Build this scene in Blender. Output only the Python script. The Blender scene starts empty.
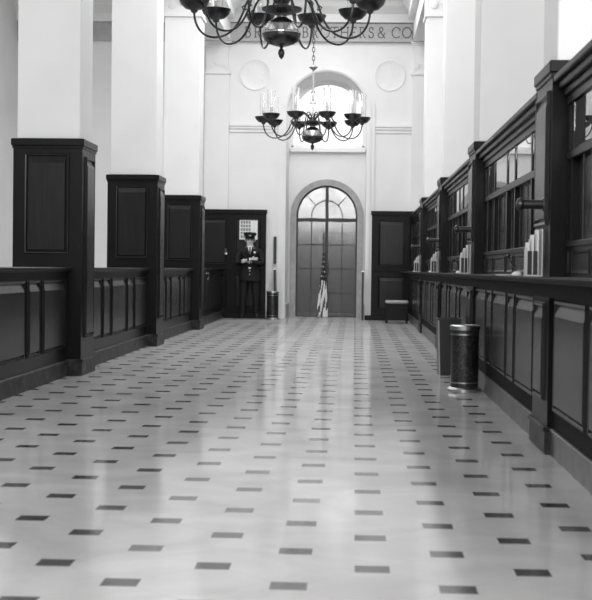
import bpy, math, random
from mathutils import Vector, Matrix
random.seed(7)
S = bpy.context.scene
COL = S.collection
PI = math.pi

# ------------------------------------------------------------------ camera
F, YAW, PITCH, ROLL, EYE = 1372., -.0413, -.0236, -.0125, 1.06
def rot_rows():
    c, s = math.cos(YAW), math.sin(YAW);   A = Matrix(((c,0,-s),(0,1,0),(s,0,c)))
    c, s = math.cos(PITCH), math.sin(PITCH); B = Matrix(((1,0,0),(0,c,-s),(0,s,c)))
    c, s = math.cos(ROLL), math.sin(ROLL); C = Matrix(((c,-s,0),(s,c,0),(0,0,1)))
    return C @ B @ A
M = rot_rows()
def w(r): return Vector((r[0], r[2], r[1]))
right, up, fwd = w(M[0]), w(M[1]), w(M[2])
cd = bpy.data.cameras.new('camera'); cam = bpy.data.objects.new('camera', cd); COL.objects.link(cam)
mw = Matrix.Identity(4)
for i in range(3):
    mw[i][0], mw[i][1], mw[i][2] = right[i], up[i], -fwd[i]
mw[2][3] = EYE
cam.matrix_world = mw
cd.sensor_fit = 'HORIZONTAL'; cd.sensor_width = 36; cd.lens = F/592*36
cd.shift_x = -1/592; cd.shift_y = 1/592
cd.clip_end = 200
cd.dof.use_dof = True; cd.dof.focus_distance = 15; cd.dof.aperture_fstop = 6.3
S.camera = cam

# ------------------------------------------------------------------ world, lights, exposure
S.view_settings.view_transform = 'Standard'; S.view_settings.look = 'None'
S.view_settings.exposure = 0.0; S.view_settings.gamma = 1; S.view_settings.use_curve_mapping = False
wd = bpy.data.worlds.new('World'); S.world = wd; wd.use_nodes = True
wd.node_tree.nodes['Background'].inputs[0].default_value = (1,1,1,1)
wd.node_tree.nodes['Background'].inputs[1].default_value = 1.3
def area(name, loc, size, power, direction=(0,0,-1)):
    l = bpy.data.lights.new(name, 'AREA'); l.shape = 'RECTANGLE'; l.size, l.size_y = size; l.energy = power
    o = bpy.data.objects.new(name, l); COL.objects.link(o); o.location = loc
    o.rotation_euler = Vector(direction).to_track_quat('-Z', 'Y').to_euler()
    return o
area('aisle_fill_near', (-.7, 7.5, 6.75), (2.6, 11), 25)  # unseen overhead light added over the near aisle
area('aisle_fill_far', (-.7, 21, 6.75), (2.6, 13), 560)  # added overhead light, unseen; lifts the far floor and end wall
area('laylight_office', (-5.0, 18, 6.75), (2.6, 18), 230)
area('teller_fill', (3.4, 12, 6.75), (2.4, 20), 300)  # added overhead fill for the right pillar fronts and teller side
area('front_fill', (-.8, -3.4, 4.6), (7.5, 3.2), 900, (0, 1, .02))  # unseen light added behind the camera to brighten camera-facing surfaces
area('recess_fill', (-.615, 29.6, 4.9), (.9, .4), 10, (0, .25, -1))  # added light, unseen; brightens the arched recess

# ------------------------------------------------------------------ materials
def newmat(name):
    m = bpy.data.materials.new(name); m.use_nodes = True
    return m, m.node_tree.nodes, m.node_tree.links, m.node_tree.nodes['Principled BSDF']
def plain(name, v, rough=.5, metal=0., spec=.5, **kw):
    m, n, l, b = newmat(name)
    b.inputs['Base Color'].default_value = (v, v, v, 1)
    b.inputs['Roughness'].default_value = rough; b.inputs['Metallic'].default_value = metal
    b.inputs['Specular IOR Level'].default_value = spec
    for k, x in kw.items(): b.inputs[k].default_value = x
    return m
def noisy(name, a, b_, scale=(1,1,1), nscale=5., rough=.5, detail=5, spec=.5, bump=0., lo=.35, hi=.65, coat=0.):
    m, n, l, b = newmat(name)
    tc = n.new('ShaderNodeTexCoord'); mp = n.new('ShaderNodeMapping'); mp.inputs['Scale'].default_value = scale
    nz = n.new('ShaderNodeTexNoise'); nz.inputs['Scale'].default_value = nscale; nz.inputs['Detail'].default_value = detail
    cr = n.new('ShaderNodeValToRGB')
    cr.color_ramp.elements[0].position = lo; cr.color_ramp.elements[1].position = hi
    cr.color_ramp.elements[0].color = (a,a,a,1); cr.color_ramp.elements[1].color = (b_,b_,b_,1)
    l.new(tc.outputs['Object'], mp.inputs['Vector']); l.new(mp.outputs[0], nz.inputs['Vector'])
    l.new(nz.outputs[0], cr.inputs[0]); l.new(cr.outputs[0], b.inputs['Base Color'])
    b.inputs['Roughness'].default_value = rough; b.inputs['Specular IOR Level'].default_value = spec
    b.inputs['Coat Weight'].default_value = coat; b.inputs['Coat Roughness'].default_value = .15
    if bump:
        bp = n.new('ShaderNodeBump'); bp.inputs['Strength'].default_value = bump; bp.inputs['Distance'].default_value = .01
        l.new(nz.outputs[0], bp.inputs['Height']); l.new(bp.outputs[0], b.inputs['Normal'])
    return m
WOOD = noisy('dark_oak', .005, .011, (30,30,1.6), 2.2, .30, 6, .12, .03, .2, .8)
WOODP = noisy('dark_oak_panel', .008, .018, (34,34,1.4), 2.0, .25, 6, .22, .03, .2, .8)
PLAST = noisy('white_plaster', .76, .80, (1,1,1), 1.5, .6, 3, .3)
PLASTD = noisy('stone_frieze', .40, .46, (1,1,1), 6, .6, 4, .3)
WOODM = noisy('matte_oak', .004, .009, (30,30,1.6), 2.2, .6, 6, .06)  # slightly darker oak with a matte finish
STONE = noisy('grey_stone', .32, .40, (1,1,1), 9, .5, 5, .4)
BASEM = noisy('dark_marble', .02, .07, (1,1,1), 9, .4, 7, .12, 0, .4, .7)
BASEG = noisy('grey_marble', .045, .11, (1,1,1), 7, .3, 7, .3)
GRAN = noisy('speckled_granite', .008, .045, (1,1,1), 45, .3, 3, .5, 0, .45, .62)
BLACK = plain('black_metal', .012, .35)
BRONZE = noisy('dark_bronze', .03, .075, (1,1,1), 12, .32, 4, .6); BRONZE.node_tree.nodes['Principled BSDF'].inputs['Metallic'].default_value = .75
BRASS = plain('polished_brass', .62, .2, 1.)
CHROME = plain('chrome', .45, .3, 1.)
PAPER = plain('white_paper', .78, .7)
LEATHER = plain('worn_leather', .11, .25)
CLOTH = noisy('navy_serge', .007, .013, (1,1,1), 60, .75, 3, .3)
SKIN = noisy('skin', .5, .6, (1,1,1), 30, .5, 3, .4)
HAIR = plain('grey_hair', .16, .6)
SHOE = plain('polished_shoe', .01, .15)
INK = plain('dark_incised', .09, .7)
def glass(name, ior=1.45, tint=1., rough=0.):
    m, n, l, b = newmat(name)
    b.inputs['Base Color'].default_value = (tint,tint,tint,1); b.inputs['Transmission Weight'].default_value = 1
    b.inputs['IOR'].default_value = ior; b.inputs['Roughness'].default_value = rough
    return m
GLASS = glass('clear_glass')
SHADEG = glass('hurricane_glass', 1.4)
PANE = glass('window_glass', 1.5, .95)

def floor_mat():
    m, n, l, b = newmat('marble_floor')
    tc = n.new('ShaderNodeTexCoord'); sp = n.new('ShaderNodeSeparateXYZ'); l.new(tc.outputs['Object'], sp.inputs[0])
    P = .5646; X0, Y0 = .0776, 4.8367
    def mth(op, a, c=None, d=None):
        k = n.new('ShaderNodeMath'); k.operation = op
        for i, v in enumerate((a, c, d)):
            if v is None: continue
            if isinstance(v, (int, float)): k.inputs[i].default_value = v
            else: l.new(v, k.inputs[i])
        return k.outputs[0]
    def cell(src, off):
        a = mth('SUBTRACT', src, off); a = mth('DIVIDE', a, P); a = mth('ADD', a, 100.5)
        a = mth('FRACT', a); a = mth('SUBTRACT', a, .5); a = mth('ABSOLUTE', a); return mth('MULTIPLY', a, P)
    def dot(ox, oy, r=.062):
        return mth('LESS_THAN', mth('MAXIMUM', cell(sp.outputs[0], X0+ox), mth('MULTIPLY', cell(sp.outputs[1], Y0+oy), 1.08)), r)
    d = mth('MAXIMUM', dot(0,0), dot(P/2, P/2))
    # faint diagonal joints between the big tiles
    s1 = mth('ADD', mth('SUBTRACT', sp.outputs[0], X0), mth('SUBTRACT', sp.outputs[1], Y0))
    s2 = mth('SUBTRACT', mth('SUBTRACT', sp.outputs[0], X0), mth('SUBTRACT', sp.outputs[1], Y0))
    def joint(s):
        a = mth('FRACT', mth('ADD', mth('DIVIDE', s, P), 200.5)); a = mth('ABSOLUTE', mth('SUBTRACT', a, .5))
        return mth('LESS_THAN', a, .004)
    j = mth('MAXIMUM', joint(s1), joint(s2))
    nz = n.new('ShaderNodeTexNoise'); nz.inputs['Scale'].default_value = 1.3; nz.inputs['Detail'].default_value = 8; nz.inputs['Distortion'].default_value = 1.2
    l.new(tc.outputs['Object'], nz.inputs['Vector'])
    cr = n.new('ShaderNodeValToRGB'); cr.color_ramp.elements[0].position = .3; cr.color_ramp.elements[1].position = .62
    cr.color_ramp.elements[0].color = (.40,.40,.40,1); cr.color_ramp.elements[1].color = (.52,.52,.52,1)
    l.new(nz.outputs[0], cr.inputs[0])
    nz2 = n.new('ShaderNodeTexWhiteNoise')
    fl = n.new('ShaderNodeVectorMath'); fl.operation = 'SNAP'; fl.inputs[1].default_value = (P/2, P/2, 10)
    ad = n.new('ShaderNodeVectorMath'); ad.operation = 'ADD'; ad.inputs[1].default_value = (P/4-X0+100*P, P/4-Y0+100*P, 1)
    l.new(tc.outputs['Object'], ad.inputs[0]); l.new(ad.outputs[0], fl.inputs[0]); l.new(fl.outputs[0], nz2.inputs['Vector'])
    dr = n.new('ShaderNodeMapRange'); dr.inputs[3].default_value = .03; dr.inputs[4].default_value = .085
    l.new(nz2.outputs[0], dr.inputs[0])
    m1 = n.new('ShaderNodeMix'); m1.data_type = 'RGBA'; l.new(mth('MULTIPLY', j, .22), m1.inputs[0])
    l.new(cr.outputs[0], m1.inputs[6]); m1.inputs[7].default_value = (.2,.2,.2,1)
    m2 = n.new('ShaderNodeMix'); m2.data_type = 'RGBA'; l.new(d, m2.inputs[0])
    l.new(m1.outputs[2], m2.inputs[6]); l.new(dr.outputs[0], m2.inputs[7])
    l.new(m2.outputs[2], b.inputs['Base Color'])
    # polished wax: diffuse marble under a limited mirror-like sheen
    n.remove(b); df = n.new('ShaderNodeBsdfDiffuse'); gs = n.new('ShaderNodeBsdfGlossy'); mx = n.new('ShaderNodeMixShader')
    l.new(m2.outputs[2], df.inputs[0]); gs.inputs[0].default_value = (1,1,1,1); gs.inputs['Roughness'].default_value = .11
    fr = n.new('ShaderNodeFresnel'); fr.inputs[0].default_value = 1.5
    fm = n.new('ShaderNodeMapRange'); fm.inputs[1].default_value = .04; fm.inputs[2].default_value = .60; fm.inputs[3].default_value = .04; fm.inputs[4].default_value = .52
    l.new(fr.outputs[0], fm.inputs[0]); l.new(fm.outputs[0], mx.inputs[0]); l.new(df.outputs[0], mx.inputs[1]); l.new(gs.outputs[0], mx.inputs[2])
    l.new(mx.outputs[0], n['Material Output'].inputs[0])
    return m
FLOOR = floor_mat()

# ------------------------------------------------------------------ mesh helpers
class MB:
    def __init__(s): s.v, s.f, s.mi = [], [], []
    def add(s, vs, fs, mi=0):
        o = len(s.v); s.v += [tuple(p) for p in vs]; s.f += [tuple(i+o for i in f) for f in fs]; s.mi += [mi]*len(fs); return s
    def box(s, x0, x1, y0, y1, z0, z1, mi=0, b=0.):
        if b <= 0:
            return s.add([(x0,y0,z0),(x1,y0,z0),(x1,y1,z0),(x0,y1,z0),(x0,y0,z1),(x1,y0,z1),(x1,y1,z1),(x0,y1,z1)],
                  [(0,3,2,1),(4,5,6,7),(0,1,5,4),(1,2,6,5),(2,3,7,6),(3,0,4,7)], mi)
        # chamfered box: stacked rings
        rings = [(b,z0),(0,z0+b),(0,z1-b),(b,z1)]
        vs = []
        for ins, z in rings:
            q = ins + b
            vs += [(x0+q,y0+ins,z),(x1-q,y0+ins,z),(x1-ins,y0+q,z),(x1-ins,y1-q,z),(x1-q,y1-ins,z),(x0+q,y1-ins,z),(x0+ins,y1-q,z),(x0+ins,y0+q,z)]
        fs = [tuple(range(7,-1,-1)), tuple(range(24,32))]
        for k in range(3):
            for i in range(8): fs.append((k*8+i, k*8+(i+1)%8, k*8+8+(i+1)%8, k*8+8+i))
        return s.add(vs, fs, mi)
    def lathe(s, prof, n=24, c=(0,0,0), mi=0, caps=True, axis='z', sx=1, sy=1):
        vs = []
        for r, z in prof:
            for i in range(n):
                a = 2*PI*i/n; p = (r*math.cos(a)*sx, r*math.sin(a)*sy, z)
                if axis == 'x': p = (p[2], p[0], p[1])
                if axis == 'y': p = (p[1], p[2], p[0])
                vs.append((p[0]+c[0], p[1]+c[1], p[2]+c[2]))
        fs = []
        for k in range(len(prof)-1):
            for i in range(n): fs.append((k*n+i, k*n+(i+1)%n, (k+1)*n+(i+1)%n, (k+1)*n+i))
        if caps:
            fs.append(tuple(range(n-1,-1,-1))); fs.append(tuple((len(prof)-1)*n+i for i in range(n)))
        return s.add(vs, fs, mi)
    def tube(s, pts, r, n=8, mi=0, closed=False):
        pts = [Vector(p) for p in pts]; N = len(pts); rs = r if isinstance(r, (list,tuple)) else [r]*N
        vs = []; ref = None
        for i, p in enumerate(pts):
            a = pts[(i-1)%N] if (closed or i) else p; c = pts[(i+1)%N] if (closed or i < N-1) else p
            t = (c-a).normalized()
            if ref is None: ref = t.orthogonal().normalized()
            ref = (ref - t*ref.dot(t)).normalized(); bn = t.cross(ref)
            for k in range(n):
                an = 2*PI*k/n; vs.append(p + (ref*math.cos(an)+bn*math.sin(an))*rs[i])
        fs = []
        for i in range(N if closed else N-1):
            j = (i+1)%N
            for k in range(n): fs.append((i*n+k, i*n+(k+1)%n, j*n+(k+1)%n, j*n+k))
        if not closed:
            fs.append(tuple(range(n-1,-1,-1))); fs.append(tuple((N-1)*n+k for k in range(n)))
        return s.add(vs, fs, mi)
    def prism(s, poly, axis, a, b, mi=0):
        n = len(poly); vs = []
        for t in (a, b):
            for p, q in poly: vs.append({'x':(t,p,q),'y':(p,t,q),'z':(p,q,t)}[axis])
        fs = [tuple(range(n-1,-1,-1)), tuple(range(n,2*n))] + [(i,(i+1)%n,n+(i+1)%n,n+i) for i in range(n)]
        return s.add(vs, fs, mi)
    def build(s, name, mats, parent=None, smooth=False, loc=None, kind=None, label=None, bevel=0):
        me = bpy.data.meshes.new(name); me.from_pydata(s.v, [], s.f)
        if not isinstance(mats, (list,tuple)): mats = [mats]
        for m in mats: me.materials.append(m)
        me.polygons.foreach_set('material_index', s.mi)
        import bmesh
        bm = bmesh.new(); bm.from_mesh(me); bmesh.ops.recalc_face_normals(bm, faces=bm.faces); bm.to_mesh(me); bm.free()
        if smooth:
            me.polygons.foreach_set('use_smooth', [True]*len(me.polygons))
            try: me.set_sharp_from_angle(angle=math.radians(40))
            except Exception: pass
        o = bpy.data.objects.new(name, me); COL.objects.link(o)
        if parent: o.parent = parent
        if loc: o.location = loc
        if kind: o['kind'] = kind
        if label: o['label'] = label
        if bevel:
            md = o.modifiers.new('edge', 'BEVEL'); md.width = bevel; md.segments = 2; md.limit_method = 'ANGLE'
        return o
def tag(o, label, cat, group=None):
    o['label'] = label; o['category'] = cat
    if group: o['group'] = group
    return o
def thing(name, label, cat, loc=(0,0,0), rz=0, group=None):
    o = bpy.data.objects.new(name, None); COL.objects.link(o); o.location = loc; o.rotation_euler = (0,0,rz)
    o.empty_display_size = .1
    return tag(o, label, cat, group)
def kids(o): return [c for c in bpy.data.objects if c.parent == o]
def dup(o, loc, label=None, rz=None):
    r = o.copy(); COL.objects.link(r); r.location = loc
    if label: r['label'] = label
    if rz is not None: r.rotation_euler = (0,0,rz)
    for ch in kids(o):
        c = ch.copy(); COL.objects.link(c); c.parent = r
        for g in kids(ch):
            d = g.copy(); COL.objects.link(d); d.parent = c
    return r
def panel(mb, face, at, u0, u1, v0, v1, bot=True):
    """framed flat panel: moulding all round, the field canted along its top edge. face: '+x','-x','-y'"""
    W, H = u1-u0, v1-v0
    k = min(1., W/.22)
    # (side inset, bottom inset, top inset, height)
    rings = [(0,0,0,.0),(.008,.008,.008,.020),(.022,.022,.022,.018),(.032,.032,.032,.001),(.036,.036,.036,.001),(.044,.044,.095,.020)]
    vs = []
    for si, bi, ti, h in rings:
        si *= k
        for u, v in ((u0+si,v0+bi),(u1-si,v0+bi),(u1-si,v1-ti),(u0+si,v1-ti)):
            vs.append({'+x':(at+h,u,v), '-x':(at-h,u,v), '-y':(u,at-h,v)}[face])
    fs = []; n = len(rings)
    for q in range(n-1):
        for j in range(4): fs.append((q*4+j, q*4+(j+1)%4, (q+1)*4+(j+1)%4, (q+1)*4+j))
    fs.append(tuple((n-1)*4+j for j in range(4))); fs.append((3,2,1,0))
    return mb.add(vs, fs)
def small_panel(mb, face, at, u0, u1, v0, v1):
    vs = []
    for i, h in ((0,0),(.004,.008),(.012,.006),(.02,.001)):
        for u, v in ((u0+i,v0+i),(u1-i,v0+i),(u1-i,v1-i),(u0+i,v1-i)):
            vs.append((at-h,u,v))
    fs = [(q*4+j, q*4+(j+1)%4, (q+1)*4+(j+1)%4, (q+1)*4+j) for q in range(3) for j in range(4)] + [(12,13,14,15),(3,2,1,0)]
    return mb.add(vs, fs)

# ------------------------------------------------------------------ the setting
YB = 29.0          # front plane of the end wall
YR = 30.3          # back of the arched recess
CX = -.615         # axis of the arch
ZC = 6.9
fl = MB().box(-7.2, 5.2, -4, YR+.16, -.2, 0).build('floor', FLOOR, kind='structure')
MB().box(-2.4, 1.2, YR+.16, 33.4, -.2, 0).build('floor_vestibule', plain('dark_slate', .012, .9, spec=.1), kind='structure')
MB().box(-7.2, 5.2, -4.2, -4, 0, ZC).build('wall_front', plain('front_wall', .12, .6), kind='structure')
ce = MB().box(-7.2, 5.2, -4, 30.3, ZC, ZC+.2).build('ceiling', PLAST, kind='structure')
MB().box(-7.4, -7.2, -4, 30.3, 0, ZC).build('wall_left', PLAST, kind='structure')
MB().box(5.2, 5.4, -4, 30.3, 0, ZC).build('wall_right', PLAST, kind='structure')

def arch_wall(mb, x0, x1, z0, z1, y0, y1, cx, r, holes, n=28):
    """wall slab with arched holes (zb, zs) on the axis cx"""
    if x0 < cx-r: mb.box(x0, cx-r, y0, y1, z0, z1)
    if x1 > cx+r: mb.box(cx+r, x1, y0, y1, z0, z1)
    xs = [cx - r*math.cos(PI*i/n) for i in range(n+1)]
    hs = [math.sqrt(max(0, r*r-(x-cx)**2)) for x in xs]
    for i in range(n):
        a, b = xs[i], xs[i+1]
        lo = [(z0, z0)]; 
        segs = []; cur = (z0, z0)
        for zb, zs in holes:
            if zb > cur[0]+1e-4 or zb > z0: segs.append((cur, (zb, zb)))
            cur = (zs+hs[i], zs+hs[i+1])
        segs.append((cur, (z1, z1)))
        for (la, lb), (ta, tb) in segs:
            if ta-la < 1e-5 and tb-lb < 1e-5: continue
            mb.add([(a,y0,la),(b,y0,lb),(b,y0,tb),(a,y0,ta),(a,y1,la),(b,y1,lb),(b,y1,tb),(a,y1,ta)],
                   [(0,1,2,3),(5,4,7,6),(0,4,5,1),(3,2,6,7)])
    return mb
RO = .845
mb = MB(); arch_wall(mb, -7.2, 5.2, 0, ZC, YB, YR, CX, RO, [(0, 4.36)])
mb.build('wall_back', PLAST, kind='structure')
# recess back wall: door opening and arched window opening share the axis
RD, ZD = .70, 2.225
mb = MB(); arch_wall(mb, -2.2, 1.0, 0, 3.60, YR, YR+.16, CX, RD, [(0, ZD)])
mb.build('wall_recess', PLAST, kind='structure')
RW = .80
mb = MB(); arch_wall(mb, -2.2, 1.0, 3.60, ZC, YR, YR+.16, CX, RW, [(3.74, 4.36)])
mb.build('wall_tympanum', PLAST, kind='structure')
# door vestibule behind the glass
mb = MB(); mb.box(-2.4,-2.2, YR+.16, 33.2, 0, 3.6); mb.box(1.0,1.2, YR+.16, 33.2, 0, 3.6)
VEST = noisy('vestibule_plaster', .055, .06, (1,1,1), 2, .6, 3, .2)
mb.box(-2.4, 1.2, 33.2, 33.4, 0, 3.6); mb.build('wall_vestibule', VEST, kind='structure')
MB().box(-2.4, 1.2, YR+.16, 33.4, 3.6, 3.7).build('ceiling_vestibule', PLAST, kind='structure')
area('vestibule_fill', (CX, 32.5, 3.5), (2.6, .3), 360)  # added light; grades the door glass from bright top to dark foot

def arc(r, a0, a1, n, cx, cz): return [(cx+r*math.cos(a0+(a1-a0)*i/n), cz+r*math.sin(a0+(a1-a0)*i/n)) for i in range(n+1)]
def arch_band(mb, r0, r1, y0, y1, cx, zs, zb, n=32, mi=0):
    """stilted arch frame: annulus with straight legs down to zb"""
    inn = [(cx+r0, zb)] + arc(r0, 0, PI, n, cx, zs) + [(cx-r0, zb)]
    out = [(cx+r1, zb)] + arc(r1, 0, PI, n, cx, zs) + [(cx-r1, zb)]
    k = len(inn); vs = []
    for y in (y0, y1):
        for p in inn: vs.append((p[0], y, p[1]))
        for p in out: vs.append((p[0], y, p[1]))
    fs = []
    for i in range(k-1):
        fs += [(i,i+1,k+i+1,k+i), (2*k+i,3*k+i,3*k+i+1,2*k+i+1), (i,2*k+i,2*k+i+1,i+1), (k+i,k+i+1,3*k+i+1,3*k+i)]
    fs += [(0,k,3*k,2*k), (k-1,3*k-1,4*k-1,2*k-1)]
    return mb.add(vs, fs, mi)
# arched glass door
d = bpy.data.objects.new('door_1', None); COL.objects.link(d); d.location = (CX, YR, 0); d['kind'] = 'structure'
def rel(mb, dx, dy): mb.v = [(x-dx, y-dy, z) for x,y,z in mb.v]; return mb
sur = MB(); arch_band(sur, .672, .805, YR-.05, YR+.002, CX, ZD, 0); rel(sur, CX, YR).build('stone_surround', STONE, d)
fr = MB(); arch_band(fr, .635, .70, YR+.03, YR+.11, CX, ZD, 0)
fr.box(CX-.64, CX+.64, YR+.03, YR+.11, 2.10, 2.18); fr.box(CX-.035, CX+.035, YR+.02, YR+.11, .0, ZD+.65)
fr.box(CX-.64, CX+.64, YR+.03, YR+.11, 0, .03)
rel(fr, CX, YR).build('frame', BLACK, d)
mt = MB()
for z in (.53, 1.064, 1.59): mt.box(CX-.64, CX+.64, YR+.045, YR+.085, z-.011, z+.011)
for sx in (-1, 1): mt.box(CX+sx*.34-.010, CX+sx*.34+.010, YR+.045, YR+.085, .02, 2.12)
arch_band(mt, .33, .352, YR+.045, YR+.085, CX, ZD, 2.17)
for an in (45, 135):
    a = math.radians(an)
    mt.tube([(CX+.34*math.cos(a), YR+.065, ZD+.34*math.sin(a)), (CX+.65*math.cos(a), YR+.065, ZD+.65*math.sin(a))], .011, 6)
rel(mt, CX, YR).build('glazing_bar', BLACK, d)
gl = MB(); gl.prism([(CX-.66,.02)]+[(x,z) for x,z in reversed(arc(.66,0,PI,24,CX,ZD))]+[(CX+.66,.02)], 'y', YR+.088, YR+.094)
DG = glass('frosted_door_glass', 1.35, .95, .08)
rel(gl, CX, YR).build('pane', DG, d)
for sx in (-1, 1):
    MB().tube([(sx*.06,-.0,.95),(sx*.06,-.03,.97),(sx*.06,-.03,1.17),(sx*.06,-.0,1.19)], .008, 8).build('handle', BLACK, d, smooth=True)
# arched window above
wn = bpy.data.objects.new('window_1', None); COL.objects.link(wn); wn.location = (CX, YR, 3.74); wn['kind'] = 'structure'
def rel3(mb, dx, dy, dz): mb.v = [(x-dx, y-dy, z-dz) for x,y,z in mb.v]; return mb
wf = MB(); arch_band(wf, .76, .80, YR+.05, YR+.11, CX, 4.36, 3.74); wf.box(CX-.8, CX+.8, YR+.05, YR+.11, 3.74, 3.78)
for sx in (0,): wf.box(CX+sx-.01, CX+sx+.01, YR+.06, YR+.1, 3.76, 4.36+math.sqrt(.77**2-sx*sx))
rel3(wf, CX, YR, 3.74).build('window_frame', PLAST, wn)
wg = MB().prism([(CX-.79,3.75)]+[(x,z) for x,z in reversed(arc(.79,0,PI,24,CX,4.36))]+[(CX+.79,3.75)], 'y', YR+.077, YR+.083)
rel3(wg, CX, YR, 3.74).build('pane', PANE, wn)
ws = MB().box(-.83, .83, -.10, .0, -.12, -.01, b=.015); ws.build('window_sill', PLAST, wn)

# mouldings and pilasters of the end wall
mb = MB(); arch_band(mb, RO+.005, 1.015, YB-.035, YB-.001, CX, 4.36, 0.0); arch_band(mb, RO+.03, .93, YB-.06, YB-.034, CX, 4.36, 0.0)
mb.build('trim_1', PLAST, kind='structure')          # archivolt
def moulding(mb, x0, x1, y, z0, z1, depth):
    """horizontal moulding on a wall facing -y; profile steps out upward"""
    h = z1-z0
    prof = [(0,0),(.35,.0),(.35,.25),(.7,.45),(.7,.6),(1,.75),(1,1),(0,1)]
    mb.prism([(y-depth*p, z0+h*q) for p, q in prof], 'x', x0, x1); return mb
def moulding_y(mb, y0, y1, x, z0, z1, depth, sgn):
    h = z1-z0
    prof = [(0,0),(.35,.0),(.35,.25),(.7,.45),(.7,.6),(1,.75),(1,1),(0,1)]
    mb.prism([(x+sgn*depth*p, z0+h*q) for p, q in prof], 'y', y0, y1); return mb
mb = MB()
for x0, x1 in ((-2.66,-1.64),(.41,1.17)): moulding(mb, x0, x1, YB-.001, 3.93, 4.10, .07)
mb.build('trim_2', PLAST, kind='structure')          # impost moulding
mb = MB()
for x0, x1 in ((-3.19,-2.68),(1.17,1.62)):
    mb.box(x0, x1, YB-.10, YB-.001, 0.0, 5.14)
    mb.box(x0-.03, x1+.03, YB-.13, YB-.001, 5.14, 5.19); mb.box(x0+.02, x1-.02, YB-.11, YB-.001, 5.19, 5.72)
    for i in range(3):
        cx_ = x0+(x1-x0)*(i+.5)/3
        mb.lathe([(.06,-.02),(.05,.0),(.02,.012)], 12, (cx_, YB-.115, 5.33+.06*(i%2)), axis='y')
    moulding(mb, x0-.04, x1+.04, YB-.09, 5.72, 5.825, .08)
mb.build('trim_3', PLAST, kind='structure')          # pilasters
# raised roundels
for i, (x, z) in enumerate(((-2.14, 5.14), (.70, 5.14))):
    m_ = MB().lathe([(.33,-.001),(.33,-.012),(.315,-.015),(.30,-.004),(.15,-.006),(.06,-.010),(.02,-.012)], 40, (0,0,0), axis='y')
    # relief leaves inside the ring
    for k in range(8):
        a = 2*PI*k/8
        m_.tube([(math.cos(a)*.08,-.002,math.sin(a)*.08),(math.cos(a+.15)*.17,-.003,math.sin(a+.15)*.17),(math.cos(a)*.25,-.002,math.sin(a)*.25)], [.006,.012,.005], 8)
    o = m_.build('wall_roundel', PLAST, smooth=True, loc=(x, YB-.002, z))
    tag(o, ['round white plaster relief left of the tall arch', 'round white plaster relief right of the tall arch'][i], 'roundel', 'plaster roundels')
# frieze with the carved name
fz = MB()
fz.prism([(-2.72,5.83),(-2.66,5.90),(-2.69,5.96),(-2.64,6.03),(-2.69,6.10),(-2.66,6.14),(-2.72,6.205),(1.20,6.205),(1.14,6.14),(1.18,6.10),(1.13,6.03),(1.18,5.96),(1.14,5.90),(1.20,5.83)], 'y', YB-.12, YB-.06)
frz = fz.build('trim_4', PLASTD, kind='structure')
MB().box(-7.2, 5.2, YB-.06, YB-.001, 5.83, 6.22).build('trim_5', PLASTD, kind='structure')
mb = MB(); moulding(mb, -7.2, 5.2, YB-.001, 6.22, 6.9, .55); mb.build('trim_6', PLAST, kind='structure')
# letters: strokes in a unit box
def A_(cx, cy, rx, ry, a0, a1, n=12): return [(cx+rx*math.cos(math.radians(a0+(a1-a0)*i/n)), cy+ry*math.sin(math.radians(a0+(a1-a0)*i/n))) for i in range(n+1)]
def ser(x, y, w_=.13): return [(x-w_, y), (x+w_, y)]
G = {
 'B': [[(.18,0),(.18,1)], [(.05,1),(.40,1)]+A_(.40,.76,.27,.24,90,-90)+[(.18,.52)], [(.18,.52),(.44,.52)]+A_(.44,.26,.31,.26,90,-90)+[(.05,0)]],
 'R': [[(.18,0),(.18,1)], [(.05,1),(.42,1)]+A_(.42,.75,.28,.25,90,-90)+[(.18,.5)], [(.42,.5),(.72,.02),(.86,0)], ser(.18,0)],
 'O': [A_(.5,.5,.44,.5,0,360,24)],
 'C': [A_(.52,.5,.46,.5,42,318,20), [(.86,.68),(.86,.92)]],
 'W': [[(0,1),(.27,0),(.5,.92),(.73,0),(1,1)], ser(0,1,.1), ser(1,1,.1), ser(.5,.95,.08)],
 'N': [[(.14,0),(.14,1),(.84,0),(.84,1)], ser(.14,0), ser(.84,1), ser(.1,1,.08)],
 'T': [[(.5,0),(.5,1)], [(.05,.82),(.05,1),(.95,1),(.95,.82)], ser(.5,0)],
 'H': [[(.16,0),(.16,1)], [(.82,0),(.82,1)], [(.16,.52),(.82,.52)], ser(.16,0), ser(.16,1), ser(.82,0), ser(.82,1)],
 'E': [[(.2,0),(.2,1)], [(.07,1),(.76,1),(.76,.84)], [(.2,.52),(.6,.52)], [(.07,0),(.8,0),(.8,.18)]],
 'S': [A_(.46,.75,.28,.25,35,230,12)+A_(.46,.26,.32,.26,60,-145,14), [(.70,.74),(.70,.98)], [(.14,.02),(.14,.28)]],
 '&': [[(.95,.0),(.86,.0),(.25,.72)]+A_(.45,.80,.2,.2,200,-30,12)+[(.55,.62),(.2,.42)]+A_(.42,.24,.34,.24,150,350,12)+[(.88,.5)]],
 '.': [[(.15,.02),(.25,.02)]],
}
lt = MB()
def px_x(px): return (px-353.9)/1372*YB - .0   # centre of a letter seen at this column
spots = [('B',245),('R',254.5),('O',264.5),('W',275.5),('N',287),('B',302),('R',311.5),('O',321),('T',330.5),('H',340.5),('E',350),('R',358.5),('S',367),('&',377),('C',391.5),('O',402)]
for ch, px in spots:
    wd_ = {'W':.26,'O':.21,'C':.20,'N':.20,'H':.20,'E':.15,'S':.14}.get(ch, .17); hh = .215; z0 = 5.91
    x0 = px_x(px) - wd_/2 + .02
    for st in G[ch]:
        p3 = [(x0+u*wd_, YB-.122, z0+v*hh) for u, v in st]
        closed = ch == 'O'
        if closed: p3 = p3[:-1]
        lt.tube(p3, .0105, 6, closed=closed)
lt.build('lettering', INK, frz)

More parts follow.
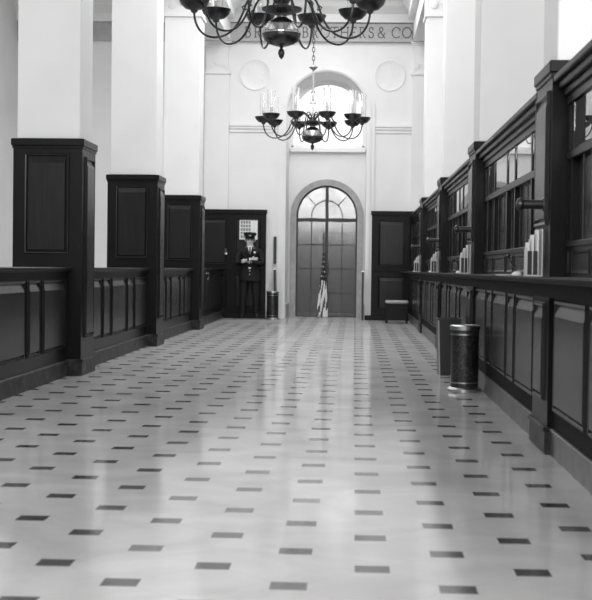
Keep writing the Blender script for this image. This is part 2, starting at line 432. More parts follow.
# side entablatures resting on the pillars, and their soffits
for nm, xa, xb, sg in (('trim_7',-3.24,-2.66,1),('trim_8',1.17,1.78,-1)):
    mb = MB(); mb.box(xa, xb, 5.6, YB-.13, 5.83, 6.22)
    if sg > 0:
        moulding_y(mb, 5.6, YB-.56, xb, 6.22, 6.9, .35, 1); mb.box(xa, xb, 5.6, YB-.56, 6.22, 6.9)
    else:
        moulding_y(mb, 5.6, YB-.56, xa, 6.22, 6.9, .35, -1); mb.box(xa, xb, 5.6, YB-.56, 6.22, 6.9)
    mb.build(nm, PLAST, kind='structure')
# skirtings
mb = MB()
for x0, x1 in ((-1.85,-1.64),): mb.box(x0, x1, YB-.04, YB-.001, 0, .16)
mb.build('baseboard_back', STONE, kind='structure')
mb = MB().box(-1.455, -1.425, YR-.03, YR-.001, 0, .3); mb.box(.19,.225, YR-.03, YR-.001, 0, .3)
for sx, xx in ((1,-1.459),(-1,.229)): mb.box(min(xx,xx+sx*.025), max(xx,xx+sx*.025), YB+.05, YR-.03, 0, .3)
mb.build('baseboard_recess', STONE, kind='structure')

# ------------------------------------------------------------------ pillars (wood-cased to 2.27 m)
PW, PD = .67, .66      # width (x), depth (y)
def make_pillar(side, label):
    """origin: aisle-side near corner at floor; body extends away from the aisle"""
    s = -1 if side == 'left' else 1
    t = thing('pillar', label, 'pillar')
    X = lambda a: s*a
    def bx(mb, a0, a1, y0, y1, z0, z1, b=0): 
        x0, x1 = sorted((X(a0), X(a1))); return mb.box(x0, x1, y0, y1, z0, z1, b=b)
    sh = MB(); bx(sh, .03, PW-.03, .03, PD-.03, 2.28, 5.30, .008); sh.build('shaft', PLAST, t)
    cp = MB(); bx(cp, .0, PW, .0, PD, 5.30, 5.35); bx(cp, .02, PW-.02, .02, PD-.02, 5.35, 5.72); bx(cp, -.03, PW+.03, -.03, PD+.03, 5.72, 5.83)
    for i in range(3):
        cp.lathe([(.075,0),(.06,-.02),(.02,-.03)], 14, (X(.15+.185*i), .02, 5.50+.05*(i%2)), axis='y')
    cp.build('capital', PLAST, t)
    cs = MB(); bx(cs, 0, PW, 0, PD, .16, 2.185)
    cs.build('casing', WOOD, t)
    cr = MB(); bx(cr, -.01, PW+.01, -.01, PD+.01, 2.185, 2.21, .004); bx(cr, -.02, PW+.02, -.02, PD+.02, 2.21, 2.28, .006)
    cr.build('crown_moulding', WOOD, t)
    bs = MB(); bx(bs, -.015, PW+.015, -.015, PD+.015, 0, .14, .004); bx(bs, -.025, PW+.025, -.025, PD+.025, .135, .16, .004)
    bs.build('plinth', BASEM, t)
    # front (towards the camera) panels
    x0, x1 = sorted((X(.12), X(PW-.11)))
    panel(MB(), '-y', 0, x0, x1, 1.17, 2.14).build('panel', WOODP, t)
    panel(MB(), '-y', 0, x0, x1, .28, .92).build('panel', WOODP, t)
    # aisle-side panels
    fc = '+x' if side == 'left' else '-x'
    if side == 'left':
        panel(MB(), fc, 0, .13, PD-.10, .36, 2.12).build('panel', WOODP, t)
    else:
        panel(MB(), fc, 0, .08, PD-.07, 1.33, 2.12).build('panel', WOODP, t)
        panel(MB(), fc, 0, .12, PD-.12, .30, .88).build('panel', WOODP, t)
    return t
LX, RX = -2.62, 1.13
LY = [13.1, 18.15, 23.2]
RY = [8.0, 13.03, 18.07, 23.1]
pl = make_pillar('left', 'nearest white square pillar of the left row, its lower casing dark panelled wood')
pl.location = (LX, LY[0], 0)
dup(pl, (LX, LY[1], 0), 'middle white square pillar of the left row, cased in dark panelled wood below')
dup(pl, (LX, LY[2], 0), 'farthest white square pillar of the left row, next to the uniformed guard')
pr = make_pillar('right', 'nearest white square pillar on the right, its black wood casing tall beside the counter')
pr.location = (RX, RY[0], 0)
for y, lb in zip(RY[1:], ('second white square pillar on the right, wood-cased, behind the waste urn',
                          'third white square pillar on the right, wood-cased, narrow in the view',
                          'farthest white square pillar on the right, showing its wood front panel')):
    dup(pr, (RX, y, 0), lb)

# ------------------------------------------------------------------ left low partitions
def partition(y0, y1, label, ncols=None):
    L = y1-y0
    t = thing('low_partition', label, 'partition', (-2.76, y0, 0))
    MB().box(-.10, 0, 0, L, .15, 1.0).build('body', WOOD, t)
    MB().box(-.13, .03, 0, L, 1.0, 1.012, b=.004).box(-.15, .05, 0, L, 1.012, 1.045, b=.008).build('cap_rail', WOOD, t)
    bb = MB().box(-.12, .02, 0, L, 0, .13).box(-.125, .032, 0, L, .13, .155, b=.006); bb.build('skirting', BASEM, t)
    pat = [1, .45, 1, .45, 1] if L > 4 else [1, .45, 1, .45, 1]
    gap = .13; tot = sum(pat); unit = (L-.2-gap*(len(pat)-1))/tot; y = .1
    for p in pat:
        panel(MB(), '+x', 0, y, y+unit*p, .27, .93).build('panel', WOODP, t)
        y += unit*p+gap
    return t
partition(8.7, 13.08, 'low panelled wood partition nearest on the left, in front of the first pillar')
partition(13.78, 18.13, 'low panelled wood partition between the first and second left pillars')
partition(18.83, 23.18, 'low panelled wood partition between the second and third left pillars')
pf = partition(23.88, 28.72, 'low dark partition behind the third left pillar, running to the guard')
# small fittings on the last partition
g = thing('swing_gate_latch', 'small bright latch on the low dark partition beyond the third left pillar', 'latch', (-2.722, 25.2, .93))
MB().box(-.006, .0, -.03, .03, -.10, .06, b=.002).build('plate', BRASS, g)
MB().tube([(0,0,.02),(.04,0,.03),(.05,0,-.02),(.03,0,-.09)], .012, 8).build('lever', BRASS, g, smooth=True)

# ------------------------------------------------------------------ wood panelling of the end wall
def wall_panelling(x0, x1, cols, label, name='wall_panelling'):
    t = thing(name, label, 'wall panelling', ((x0+x1)/2, YB-.14, 0))
    c = (x0+x1)/2; a, b = x0-c, x1-c
    MB().box(a, b, 0, .03, 0.0, 2.20).build('backing', WOOD, t)
    MB().box(a-.02, b+.02, -.03, .03, 2.20, 2.29, b=.008).build('crown_moulding', WOOD, t)
    MB().box(a, b, -.02, .0, 1.02, 1.07, b=.006).build('dado_rail', WOOD, t)
    MB().box(a, b, -.03, .0, 0, .14, b=.006).build('skirting', WOOD, t)
    for u0, u1 in cols:
        panel(MB(), '-y', 0, u0-c, u1-c, 1.13, 2.10).build('panel', WOODP, t)
        panel(MB(), '-y', 0, u0-c, u1-c, .22, .92).build('panel', WOODP, t)
    return t
wall_panelling(-3.30, -1.86, [(-3.2,-2.68),(-2.52,-1.97)], 'dark wood wall panelling behind the guard, left of the arch')
wall_panelling(.36, 1.55, [(.50,1.06),(1.15,1.47)], 'dark wood wall panelling to the right of the arched door')
# step block at foot of right panelling
o = MB().box(.23, .68, 28.70, 28.82, 0, .10, b=.01).build('kick_plinth', WOOD)
tag(o, 'low dark wooden plinth on the floor at the foot of the right wall panelling', 'plinth')
# bars beside the arch
o = MB().box(-.03, .03, -.03, 0, 0, .58, b=.006).build('wall_plaque', BLACK, loc=(-1.675, YB-.062, 1.15))
tag(o, 'narrow upright black plaque on the white wall left of the arched door', 'plaque')
def gate_leaf(x, y, h, lean, label):
    t = thing('low_gate', label, 'gate', (x, y, 0))
    MB().prism([(-.022,h),(.022,h),(.022+lean,.03),(-.022+lean,.03)], 'y', -.12, .12).build('leaf', BLACK, t)
    MB().box(-.03,.03,-.12,.12,h,h+.02).build('cap', BRASS, t)
    for q in (-.1, .1): MB().lathe([(.02,0),(.02,.035)], 10, (lean,q,0)).build('foot', BLACK, t)
    return t
gate_leaf(-1.665, 28.80, 1.03, .03, 'thin black low gate standing edge-on behind the small urn, left of the door')
gate_leaf(.185, 28.75, 1.01, 0, 'thin black low gate standing edge-on right of the arched door')
# calendar behind the guard
t = thing('wall_calendar', 'pale sheet with a grid of dark squares on the wood behind the guard\'s cap', 'calendar', (-2.23, YB-.17, 1.66))
MB().box(-.19, .19, -.012, 0, 0, .42).build('sheet', PAPER, t)
mb = MB()
for i in range(4):
    for j in range(5):
        x = -.165+i*.055; z = .03+j*.075
        mb.box(x, x+.042, -.0135, -.012, z, z+.058)
mb.build('printed_grid', plain('grey_print', .22, .7), t)
MB().box(-.195, .195, -.018, .0, .405, .43).build('top_strip', BLACK, t)
t = thing('wall_lamp', 'small brass wall lamp on the dark panelling left of the guard', 'lamp', (-2.70, YB-.175, 1.36))
MB().lathe([(.035,0),(.03,-.015),(.012,-.02)], 14, axis='y').build('wall_plate', BRASS, t, smooth=True)
MB().tube([(0,-.01,0),(0,-.06,-.02),(0,-.09,.03)], .008, 8).build('arm', BRASS, t, smooth=True)
MB().lathe([(.02,0),(.05,-.0),(.03,.07),(.015,.08)], 16, (0,-.09,.03)).build('lamp_shade', BRONZE, t, smooth=True)

# ------------------------------------------------------------------ counters on the right
SX = 1.24
def screen(y0, y1, label):
    L = y1-y0
    t = thing('teller_screen', label, 'screen', (SX, y0, 1.032))
    Z = lambda z: z-1.032
    def b_(mb, a0, a1, u0, u1, z0, z1, b=0): return mb.box(a0, a1, u0, u1, Z(z0), Z(z1), b=b)
    fr = MB()
    b_(fr, -.02,.06, 0, L, 1.032, 1.20); b_(fr, -.03,.06, 0, L, 1.20, 1.235, .004)
    b_(fr, -.03,.06, 0, L, 1.70, 1.75, .004); b_(fr, -.03,.06, 0, L, 2.02, 2.07)
    ms = [m_ for m_ in (.0, .35, .87, 1.85, 2.40, 3.38, 3.92, 4.6) if m_ < L-.12] + [L]
    for c in ms:
        c = min(max(c, .025), L-.025); b_(fr, -.024,.06, c-.025, c+.025, 1.2, 2.05)
    fr.build('frame', WOOD, t)
    cr = MB(); b_(cr, -.05,.08, 0, L, 2.07, 2.11, .004); b_(cr, -.08,.11, 0, L, 2.11, 2.15, .006); b_(cr, -.11,.13, 0, L, 2.15, 2.19, .006)
    cr.build('cornice', WOOD, t)
    for a, b in zip(ms[:-1], ms[1:]):
        a += .03; b -= .03
        b_(MB(), -.016, -.010, a, b, 1.76, 2.02).build('pane', PANE, t)
        g = MB(); m_ = 3 if b-a > .7 else 1
        for k in range(1, m_+1):
            y = a+(b-a)*k/(m_+1); g.lathe([(.005,Z(1.235)),(.005,Z(1.70))], 8, (-.01, y, 0))
        g.build('grille', BRONZE, t, smooth=True)
        small_panel(MB(), '-x', -.02, a+.03, b-.03, Z(1.05), Z(1.18)).build('panel', WOODP, t)
    bk = MB(); b_(bk, .02, .03, .03, L-.03, 1.235, 1.70); bk.build('blind', plain_blind, t)
    return t
plain_blind = plain('dark_blind', .02, .25)
def counter(y0, y1, label):
    L = y1-y0
    t = thing('teller_counter', label, 'counter', (1.16, y0, 0))
    MB().box(0, .5, 0, L, .15, .99).build('body', WOODM, t)
    MB().box(-.03, .66, 0, L, .99, 1.031, b=.005).build('worktop', WOOD, t)
    MB().box(-.012, .5, 0, L, 0, .13).box(-.02,.5, 0, L, .13, .155, b=.005).build('skirting', BASEG, t)
    n = 5; pat = [1,.45,1,.45,1]; gap=.11; unit=(L-.16-gap*4)/sum(pat); y=.08
    for p in pat:
        panel(MB(), '-x', 0, y, y+unit*p, .26, .90).build('panel', WOODP, t)
        y += unit*p+gap
    return t
bays = [(3.2,7.96),(8.70,12.99),(13.73,18.03),(18.77,23.06),(23.80,28.75)]
cl = ['nearest dark panelled counter front at the right edge', 'dark panelled counter front beside the waste urn, behind the nearest right pillar',
      'dark panelled counter front between the second and third right pillars', 'dark panelled counter front between the third and farthest right pillars',
      'farthest dark counter front, beside the low stool']
sl = ['nearest teller screen, a bright pane at the right edge of the view', 'large wood and glass teller screen just past the nearest right pillar',
      'wood and glass teller screen between the second and third right pillars', 'wood and glass teller screen between the third and farthest right pillars',
      'farthest wood teller screen, close to the end wall']
for (a, b), c_, s_ in zip(bays, cl, sl):
    counter(a, b, c_); screen(a, b, s_)
t = thing('writing_ledge', 'long narrow dark ledge running along the right counters past every pillar', 'ledge', (1.03, 3.2, 0))
LL = 25.4
MB().box(-.08, .068, 0, LL, 1.0, 1.031, b=.006).build('shelf', WOODM, t)
MB().box(.02, .068, 0, LL, .92, 1.0).build('apron', WOODM, t)

# ---- bracket lamps on the pillars
t = thing('bracket_lamp', 'dark tubular lamp sticking out from the nearest right pillar', 'lamp', (RX-.016, 8.14, 1.455))
MB().lathe([(.045,0),(.04,-.012)], 16, axis='x').build('wall_plate', BRONZE, t, smooth=True)
MB().lathe([(.028,-.012),(.028,-.13),(.020,-.132)], 16, axis='x').build('arm', BLACK, t, smooth=True)
MB().lathe([(.02,-.12),(.037,-.128),(.041,-.142),(.034,-.158),(.018,-.165)], 18, axis='x').build('lamp_head', BRONZE, t, smooth=True)
lamp = t
for y, lb in zip(RY[1:], ('dark tubular lamp sticking out from the second right pillar', 'dark tubular lamp on the third right pillar', 'dark tubular lamp on the farthest right pillar')):
    dup(lamp, (RX-.016, y+.14, 1.455), lb)
# ---- slip racks
t = thing('slip_rack', 'white stepped rack of paper slips on the ledge at the nearest right pillar', 'paper rack', (1.062, 8.22, 1.0318))
mb = MB()
for k, (x, h) in enumerate(((-.045,.17),(-.02,.22),(.008,.25))):
    mb.box(x, x+.004, -.05+.0*k, .06, 0, h)
mb.box(-.05, .05, -.055, .065, 0, .006)
mb.box(.045, .05, -.055, .065, 0, .28)
mb.build('frame', plain('white_enamel', .6, .4), t)
for k, (x, h) in enumerate(((-.04,.20),(-.014,.245),(.014,.275))):
    MB().box(x, x+.014, -.045, .05, .0065, h).build('paper_stack', PAPER, t)
for k, (x, h) in enumerate(((-.038,.13),(-.005,.13))):
    MB().box(x, x+.026, -.052, -.0455, .01, h+.02).build('card', BLACK, t)
rack = t
for y, lb in zip(RY[1:], ('white stepped rack of paper slips on the ledge at the second right pillar', 'white rack of paper slips on the ledge at the third right pillar', 'white rack of paper slips on the ledge at the farthest right pillar')):
    dup(rack, (1.062, y+.22, 1.0318), lb)
# ---- desk pens
t = thing('desk_pen', 'slanted black desk pen in a white base on the ledge just past the nearest rack', 'pen', (1.065, 9.05, 1.0318))
MB().lathe([(.034,0),(.036,.006),(.03,.018),(.012,.028)], 18).build('base', PAPER, t, smooth=True)
MB().tube([(0,0,.022),(-.02,.03,.06),(-.05,.10,.125)], [.006,.008,.007], 8).build('pen', BLACK, t, smooth=True)
MB().lathe([(.012,0),(.02,.006),(.018,.02)], 12, (-.05,.10,.122)).build('pen_cap', BLACK, t, smooth=True)
pen = t
for y, lb in zip(RY[1:], ('slanted black desk pen on the ledge past the second right pillar', 'slanted black desk pen on the ledge past the third right pillar', 'slanted black desk pen on the ledge past the farthest right pillar')):
    dup(pen, (1.065, y+.95, 1.0318), lb)
# ---- blotters / papers on the ledge
t = MB().box(-.05, .03, -.13, .13, 0, .006).build('paper_pad', PAPER, loc=(1.04, 9.55, 1.0318)); tag(t, 'flat white paper pad on the ledge beyond the nearest desk pen', 'paper pad')

# ------------------------------------------------------------------ urns, bin, stool
def urn(loc, label):
    t = thing('waste_urn', label, 'waste urn', loc)
    MB().lathe([(.150,0),(.152,.022),(.140,.036),(.128,.040)], 32).build('base', CHROME, t, smooth=True)
    MB().lathe([(.122,.04),(.122,.54)], 32).build('body', GRAN, t, smooth=True)
    MB().lathe([(.1265,.075),(.1265,.085)], 32, caps=False).lathe([(.1265,.495),(.1265,.51)], 32, caps=False).build('ring', CHROME, t, smooth=True)
    MB().lathe([(.132,.54),(.134,.575),(.120,.585),(.112,.565),(.02,.56)], 32).build('rim', CHROME, t, smooth=True)
    return t
u = urn((.982, 12.1, 0), 'large speckled waste urn with metal rims standing on the right by the counter')
dup(u, (-1.68, 28.42, 0), 'small-looking speckled waste urn with metal rims left of the arched door')
t = thing('waste_bin', 'square dark waste bin behind the large urn on the right', 'bin', (.975, 14.05, 0))
mb = MB()
def taper(mb, x0,x1,y0,y1,z0,z1,k):
    mb.add([(x0+k,y0+k,z0),(x1-k,y0+k,z0),(x1-k,y1-k,z0),(x0+k,y1-k,z0),(x0,y0,z1),(x1,y0,z1),(x1,y1,z1),(x0,y1,z1)],
           [(0,3,2,1),(0,1,5,4),(1,2,6,5),(2,3,7,6),(3,0,4,7)]); return mb
taper(mb, -.12,.11,-.15,.2,0,.57,.02); taper(mb, -.112,.102,-.142,.192,.01,.57,.02)
mb.build('body', BLACK, t)
rm = MB(); rm.box(-.125,.115,-.155,-.14,.555,.575); rm.box(-.125,.115,.19,.205,.555,.575); rm.box(-.125,-.11,-.14,.19,.555,.575); rm.box(.10,.115,-.14,.19,.555,.575)
rm.build('rim', BLACK, t)
MB().prism([(-.1215,.56),(-.109,.56),(-.09,.0),(-.1025,.0)], 'y', -.1525, -.140).build('lit_edge', STONE, t)  # pale strip painted in for the lit left side of the bin
t = thing('low_stool', 'low square dark stool with a pale shiny top by the right end panelling', 'stool', (.855, 27.3, 0))
for sx in (-.2,.2):
    for sy in (-.13,.13): MB().box(sx-.02,sx+.02,sy-.02,sy+.02,0,.06).build('leg', WOOD, t)
MB().box(-.215,.215,-.15,.15,.06,.39, b=.005).build('body', WOOD, t)
MB().box(-.228,.228,-.165,.165,.39,.455, b=.02).build('cushion', plain('pale_leather', .35, .25), t)
o = MB().box(-.6,.6,-.5,.5,.0005,.008).build('floor_mat', noisy('mat', .16,.32,(1,1,1),30,.8,3,.3), loc=(-2.02, 27.3, 0)); tag(o, 'thin grey floor mat in front of the guard', 'mat')

# ------------------------------------------------------------------ flag
t = thing('flag', 'furled striped and starred flag on a pole in front of the arched door', 'flag', (-.655, 29.35, 0))
MB().lathe([(.11,0),(.115,.02),(.08,.04),(.025,.06),(.018,.09)], 24).build('base', BRASS, t, smooth=True)
MB().lathe([(.012,.05),(.012,1.70)], 10).build('pole', BLACK, t, smooth=True)
MB().lathe([(.01,1.70),(.026,1.72),(.02,1.74),(.008,1.76),(.02,1.79),(.004,1.84)], 12).build('finial', BLACK, t, smooth=True)
mb = MB()
NC, NR = 52, 40
z_top, z_bot = 1.44, .045
vs = []
for j in range(NR+1):
    k = j/NR; z = z_top + (z_bot-z_top)*k
    R0 = .018 + .058*min(1, k*1.2)**1.2 + .014*k
    for i in range(NC):
        a = 2*PI*i/NC
        fold = 1 + .32*math.cos(7*a + 1.2*math.sin(3*k)) * min(1, k*2.5)
        sway = .03*k
        vs.append((R0*fold*math.cos(a)*1.0 - .012*k, R0*fold*math.sin(a)*.6, z + .02*math.sin(2*a)*(k)))
fs, mi = [], []
for j in range(NR):
    for i in range(NC):
        fs.append((j*NC+i, j*NC+(i+1)%NC, (j+1)*NC+(i+1)%NC, (j+1)*NC+i))
        k = (j+.5)/NR
        a = i/NC
        if k < .46: 
            c = 0
            if (i+j) % 5 == 0 and (j % 3 == 0): c = 1
        elif k < .52 and 24 < i < 33: c = 0
        else:
            c = 1 if ((i*1.0 + j*.55) % 8.6) < 5.4 else 2
        mi.append(c)
o_ = len(mb.v); mb.v += vs; mb.f += fs; mb.mi += mi
fo = mb.build('cloth', [plain('flag_blue', .012, .7), plain('flag_white', .72, .7), plain('flag_red', .06, .7)], t, smooth=True)

# ------------------------------------------------------------------ chandeliers
def chandelier(loc, label, top):
    t = thing('chandelier', label, 'chandelier', loc, 0, None)
    MB().lathe([(.004,-.0),(.022,.02),(.032,.055),(.026,.085),(.012,.10),(.02,.115),(.012,.125)], 20).build('finial', BRONZE, t, smooth=True)
    MB().lathe([(.02,.115),(.06,.124),(.12,.145),(.162,.175),(.180,.212),(.176,.235)], 36).build('bowl', BRONZE, t, smooth=True)
    MB().lathe([(.185,.233),(.185,.247),(.170,.255),(.158,.30),(.13,.345),(.08,.375),(.05,.39),(.045,.42)], 36).build('dome', BRASSD, t, smooth=True)
    MB().lathe([(.05,.41),(.12,.43),(.185,.455),(.19,.475),(.12,.48),(.06,.51),(.045,.55)], 36).build('hub_dish', BRONZE, t, smooth=True)
    st = MB().lathe([(.04,.55),(.02,.60),(.018,.74),(.032,.76),(.056,.795),(.032,.825),(.02,.845),(.018,.94),(.036,.96),(.038,.975),(.018,.995),(.02,1.33)], 20)
    st.build('stem', GLASSY, t, smooth=True)
    MB().lathe([(.018,1.33),(.03,1.35),(.075,1.385),(.075,1.395),(.03,1.40),(.012,1.43)], 20).build('stem_cap', CHROME, t, smooth=True)
    ch = MB(); z = 1.43; k = 0
    while z < top-.09:
        pts = []
        for i in range(12):
            a = 2*PI*i/12; u, v = .022*math.cos(a), .045*math.sin(a)
            pts.append((u, 0, z+.04+v) if k % 2 else (0, u, z+.04+v))
        ch.tube(pts, .006, 6, closed=True); z += .072; k += 1
    ch.build('chain', BRONZE, t, smooth=True)
    MB().lathe([(.02,top-.085),(.09,top-.04),(.10,top-.001)], 20).build('ceiling_rose', BRONZE, t, smooth=True)
    # one arm with its dish, candle and glass
    def bez(P, n):
        out = []
        for s0 in range(0, len(P)-1, 3):
            p0, p1, p2, p3 = [Vector(q) for q in P[s0:s0+4]]
            for i in range(n+(s0+3 >= len(P)-1)):
                u = i/n; out.append(p0*(1-u)**3+p1*3*u*(1-u)**2+p2*3*u*u*(1-u)+p3*u**3)
        return out
    P = [(.04,0,.50),(.12,0,.68),(.29,0,.64),(.34,0,.51),(.38,0,.39),(.44,0,.205),(.63,0,.20),(.77,0,.20),(.828,0,.33),(.828,0,.44)]
    am = MB().tube(bez(P, 10), .0105, 8)
    am.tube([(.34,0,.51),(.375,0,.485),(.36,0,.45),(.33,0,.47)], .007, 6)
    arm = am.build('arm', BRONZE, t, smooth=True)
    dish = MB().lathe([(.012,.425),(.03,.437),(.035,.455),(.085,.470),(.128,.510),(.147,.555),(.141,.558),(.05,.54),(.01,.54)], 28, (.828,0,0)).build('drip_dish', BRONZE, arm, smooth=True)
    candle = MB().lathe([(.022,.54),(.022,.66),(.015,.665)], 14, (.828,0,0)).lathe([(.006,.665),(.018,.69),(.016,.72),(.003,.76)], 12, (.828,0,0)).build('candle', PAPER, arm, smooth=True)
    gs = MB().lathe([(.045,.543),(.055,.57),(.062,.68),(.059,.83),(.066,.95),(.063,.95),(.056,.83),(.059,.68),(.052,.57),(.042,.543)], 24, (.828,0,0), caps=False).build('glass_shade', SHADEG, arm, smooth=True)
    for k in range(1, 10):
        c = arm.copy(); COL.objects.link(c); c.parent = t; c.rotation_euler = (0,0,2*PI*k/10)
        for q in (dish, candle, gs):
            e = q.copy(); COL.objects.link(e); e.parent = c
    arm.rotation_euler = (0,0,0)
    return t
BRASSD = plain('tarnished_brass', .42, .22, 1.)
GLASSY = glass('cut_glass', 1.5)
chandelier((-.728, 23.1, 3.05), 'farther ten-armed chandelier with glass hurricane shades, whole in view', ZC-3.05)
c0 = [o for o in bpy.data.objects if o.get('category') == 'chandelier'][0]
dup(c0, (-.712, 12.95, 3.03), 'nearer ten-armed chandelier cut off by the top of the view')

# ------------------------------------------------------------------ the guard
def guard(loc, rz):
    t = thing('person', 'uniformed guard in a peaked cap and dark coat, arms folded, facing the aisle', 'person', loc, rz)
    # skeleton, facing -y ; x is his left
    J = {}; E = []
    def j(n, p, r, par=None):
        J[n] = (len(J), p, r)
        if par: E.append((J[par][0], J[n][0]))
    j('pelvis',(0,0,.95),(.165,.12)); j('waist',(0,.005,1.10),(.16,.115),'pelvis'); j('chest',(0,.0,1.29),(.185,.13),'waist')
    j('upper',(0,.01,1.42),(.15,.10),'chest'); j('neck',(0,.0,1.50),(.062,.062),'upper'); j('jaw',(0,-.015,1.565),(.066,.075),'neck')
    j('face',(0,-.015,1.63),(.076,.092),'jaw'); j('crown',(0,-.002,1.70),(.07,.085),'face')
    for s, n in ((1,'l'),(-1,'r')):
        j(n+'sh',(s*.17,.01,1.42),(.075,.07),'upper')
        j(n+'ua',(s*.225,.0,1.29),(.062,.06),n+'sh')
        j(n+'el',(s*.235,-.05,1.16),(.052,.052),n+'ua')
    # forearms folded across the chest, the right one in front
    j('lfa',(.11,-.15,1.165),(.045,.045),'lel'); j('lwr',(-.01,-.185,1.19),(.032,.032),'lfa'); j('lpalm',(-.075,-.20,1.205),(.024,.034),'lwr')
    j('rfa',(-.11,-.17,1.205),(.045,.045),'rel'); j('rwr',(.0,-.235,1.235),(.032,.032),'rfa'); j('rpalm',(.065,-.245,1.25),(.024,.034),'rwr')
    for s, n in ((1,'l'),(-1,'r')):
        j(n+'hip',(s*.095,0,.88),(.105,.11),'pelvis'); j(n+'th',(s*.11,0,.70),(.088,.092),n+'hip'); j(n+'kn',(s*.12,-.01,.49),(.066,.07),n+'th')
        j(n+'ca',(s*.125,.01,.33),(.06,.064),n+'kn'); j(n+'an',(s*.13,.02,.10),(.045,.05),n+'ca'); j(n+'ft',(s*.145,-.09,.045),(.042,.035),n+'an')
    # fingers, each its own chain from the palm
    for s, n in ((-1,'l'),(1,'r')):
        p = Vector(J[n+'palm'][1])
        for k in range(4):
            q = p+Vector((s*.03, -.004, .024-.016*k)); ln = (.034,.04,.038,.028)[k]
            j(n+'f%da'%k, tuple(q), (.0095,.0095), n+'palm'); j(n+'f%db'%k, tuple(q+Vector((s*ln,.008,-.002))), (.0085,.0085), n+'f%da'%k)
            j(n+'f%dc'%k, tuple(q+Vector((s*(ln+.018),.028,-.004))), (.0075,.0075), n+'f%db'%k)
        q = p+Vector((s*-.01,-.008,.034)); j(n+'ta', tuple(q), (.011,.011), n+'palm'); j(n+'tb', tuple(q+Vector((s*.03,-.004,.02))), (.009,.009), n+'ta')
    me = bpy.data.meshes.new('body'); me.from_pydata([v[1] for v in J.values()], E, [])
    o = bpy.data.objects.new('body', me); COL.objects.link(o)
    sm = o.modifiers.new('skin', 'SKIN'); sm.use_smooth_shade = True; sm.branch_smoothing = .6
    sv = me.skin_vertices[0].data
    for i, v in enumerate(J.values()):
        sv[i].radius = v[2]; sv[i].use_root = (i == 0)
    o.modifiers.new('sub', 'SUBSURF').levels = 2
    dg = bpy.context.evaluated_depsgraph_get(); dg.update()
    nm = bpy.data.meshes.new_from_object(o.evaluated_get(dg))
    bpy.data.objects.remove(o)
    nm.materials.clear(); nm.materials.append(CLOTH); nm.materials.append(SKIN); nm.materials.append(SHOE)
    wl, wr = Vector(J['lwr'][1]), Vector(J['rwr'][1])
    for p in nm.polygons:
        c = p.center; k = 0
        if c.z > 1.50: k = 1
        elif c.z < .085: k = 2
        elif c.y < -.14 and 1.12 < c.z < 1.32:
            if c.y < -.205 and c.x > wr.x+.012: k = 1
            elif c.x < wl.x-.012 and c.y > -.24 and (c-Vector(J['lpalm'][1])).length < .085 and c.z < 1.245: k = 1
        p.material_index = k; p.use_smooth = True
    # carve the face a little: brow, eye sockets, chin
    for v in nm.vertices:
        c = v.co
        if c.z > 1.55 and c.y < -.06:
            v.co.y += .010*math.exp(-((c.z-1.643)/.012)**2)*(math.exp(-((abs(c.x)-.03)/.016)**2))
            v.co.y -= .006*math.exp(-((c.z-1.565)/.02)**2)*math.exp(-(c.x/.03)**2)
    b = bpy.data.objects.new('body', nm); COL.objects.link(b); b.parent = t
    # face features
    MB().tube([(0,-.098,1.648),(0,-.112,1.625),(0,-.120,1.605),(0,-.104,1.596)], [.007,.010,.015,.010], 10).build('nose', SKIN, t, smooth=True)
    for s in (-1, 1):
        e = MB().lathe([(.002,-.012),(.010,-.009),(.013,0),(.010,.009),(.002,.012)], 14, (s*.030,-.094,1.643)); e.build('eye', plain('eye_dark' , .05, .2), t, smooth=True)
        MB().tube([(s*.015,-.108,1.658),(s*.032,-.106,1.664),(s*.05,-.092,1.658)], .004, 6).build('eyebrow', HAIR, t, smooth=True)
        MB().tube([(s*.077,.0,1.655),(s*.09,.006,1.65),(s*.09,.005,1.625),(s*.076,-.004,1.605)], [.008,.012,.011,.007], 8).build('ear', SKIN, t, smooth=True)
    MB().tube([(-.024,-.103,1.577),(0,-.110,1.575),(.024,-.103,1.577)], [.003,.0055,.003], 8).build('mouth', plain('lips', .16, .5), t, smooth=True)
    h = MB()
    for k in range(13):
        a = math.radians(-20+220*k/12); h.tube([(math.cos(a)*.078, .012+math.sin(a)*.092, 1.60),(math.cos(a)*.083, .008+math.sin(a)*.096, 1.65),(math.cos(a)*.08, .004+math.sin(a)*.092, 1.70)], [.008,.012,.012], 8)
    h.build('hair', HAIR, t, smooth=True)
    # peaked cap
    cp = MB().lathe([(.088,1.675),(.092,1.70),(.094,1.72),(.125,1.755),(.128,1.775),(.10,1.80),(.02,1.805)], 32, (0,-.0,0), sx=.98, sy=1.12).build('cap', CLOTH, t, smooth=True)
    vz = MB(); vs = []; n = 14
    for k in range(n+1):
        a = math.radians(205+130*k/n)
        vs.append((.088*math.cos(a), .1*math.sin(a), 1.687)); vs.append((.102*math.cos(a), .098*math.sin(a)-.05*math.sin(PI*k/n), 1.668))
    vv = vs+[(x,y,z-.005) for x,y,z in vs]; m2 = len(vs); fs = []
    for k in range(n):
        a = 2*k; fs += [(a,a+1,a+3,a+2),(m2+a,m2+a+2,m2+a+3,m2+a+1),(a+1,m2+a+1,m2+a+3,a+3)]
    vz.add(vv, fs); vz.build('visor', SHOE, cp, smooth=True)
    MB().lathe([(.026,-.0),(.022,-.006),(.008,-.009)], 16, (0,-.122,1.738), axis='y').build('badge', CHROME, cp, smooth=True)
    # coat skirt, collar, shirt, tie
    MB().lathe([(.172,1.08),(.165,1.03),(.185,.93),(.195,.80),(.192,.80),(.175,.95),(.155,1.05)], 36, (0,0,0), caps=False, sx=1.04, sy=.80).build('coat_skirt', CLOTH, t, smooth=True)
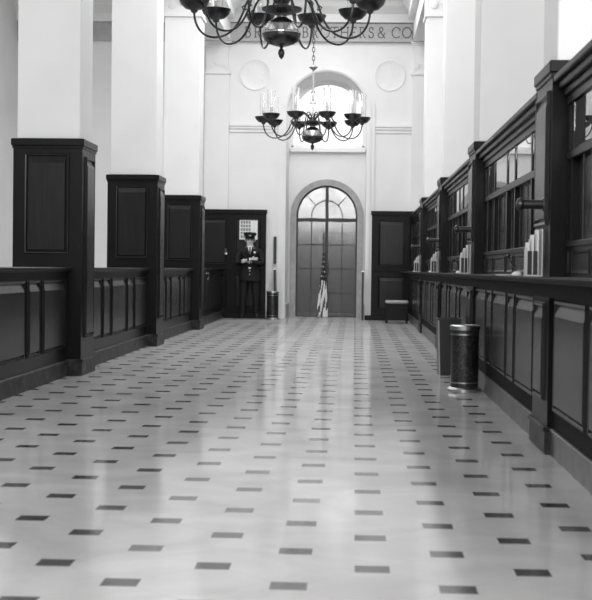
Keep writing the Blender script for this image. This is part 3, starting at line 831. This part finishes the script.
    MB().prism([(-.05,1.50),(.05,1.50),(.0,1.34)], 'y', -.152, -.10).build('shirt', PAPER, t)
    MB().lathe([(.070,1.485),(.068,1.525),(.062,1.525),(.064,1.485)], 24, caps=False, sx=1, sy=1.05, c=(0,-.004,0)).build('collar', PAPER, t, smooth=True)
    MB().prism([(-.012,1.495),(.012,1.495),(.017,1.40),(0,1.345),(-.017,1.40)], 'y', -.160, -.152).build('tie', SHOE, t)
    for s in (-1, 1):
        MB().prism([(s*.045,1.505),(s*.075,1.50),(s*.07,1.42),(s*.02,1.33),(s*.004,1.335)], 'y', -.158, -.135).build('lapel', CLOTH, t)
        MB().box(s*.075-.009, s*.075+.009, -.128, -.108, 1.468, 1.480).build('collar_badge', CHROME, t)
    MB().lathe([(.022,0),(.02,-.006)], 14, (.09,-.142,1.385), axis='y').build('chest_badge', CHROME, t)
    MB().box(-.025, .025, -.150, -.135, 1.045, 1.075, b=.003).build('belt_buckle', CHROME, t)
    for z in (1.0, .93): MB().lathe([(.011,0),(.009,-.007)], 10, (.0,-.156,z), axis='y').build('button', CHROME, t, smooth=True)
    for n, s in (('l',-1),('r',1)):
        p = Vector(J[n+'wr'][1]); MB().lathe([(.037,-.012),(.037,.012)], 16, tuple(p), caps=False, axis='x').build('cuff', PAPER, t, smooth=True)
    return t
gd = guard((-2.17, 28.5, 0), math.radians(4)); gd.scale = (1.1, 1.05, 1.0)

# repeats share a group phrase
for cat, g in (('partition','low partitions between the left pillars'),('screen','teller screens along the counters'),
               ('counter','panelled counter fronts on the right'),('waste urn','speckled waste urns'),('gate','low black gates beside the arched door'),
               ('chandelier','chandeliers hanging over the aisle'),('paper rack','slip racks on the ledge'),('pen','desk pens on the ledge'),
               ('wall panelling','wood panelling of the end wall')):
    for o in bpy.data.objects:
        if o.get('category') == cat: o['group'] = g
for o in bpy.data.objects:
    if o.name.startswith('bracket_lamp'): o['group'] = 'bracket lamps on the right pillars'
    if o.get('category') == 'pillar': o['group'] = 'square pillars of the left row' if o.location.x < 0 else 'square pillars of the right row'
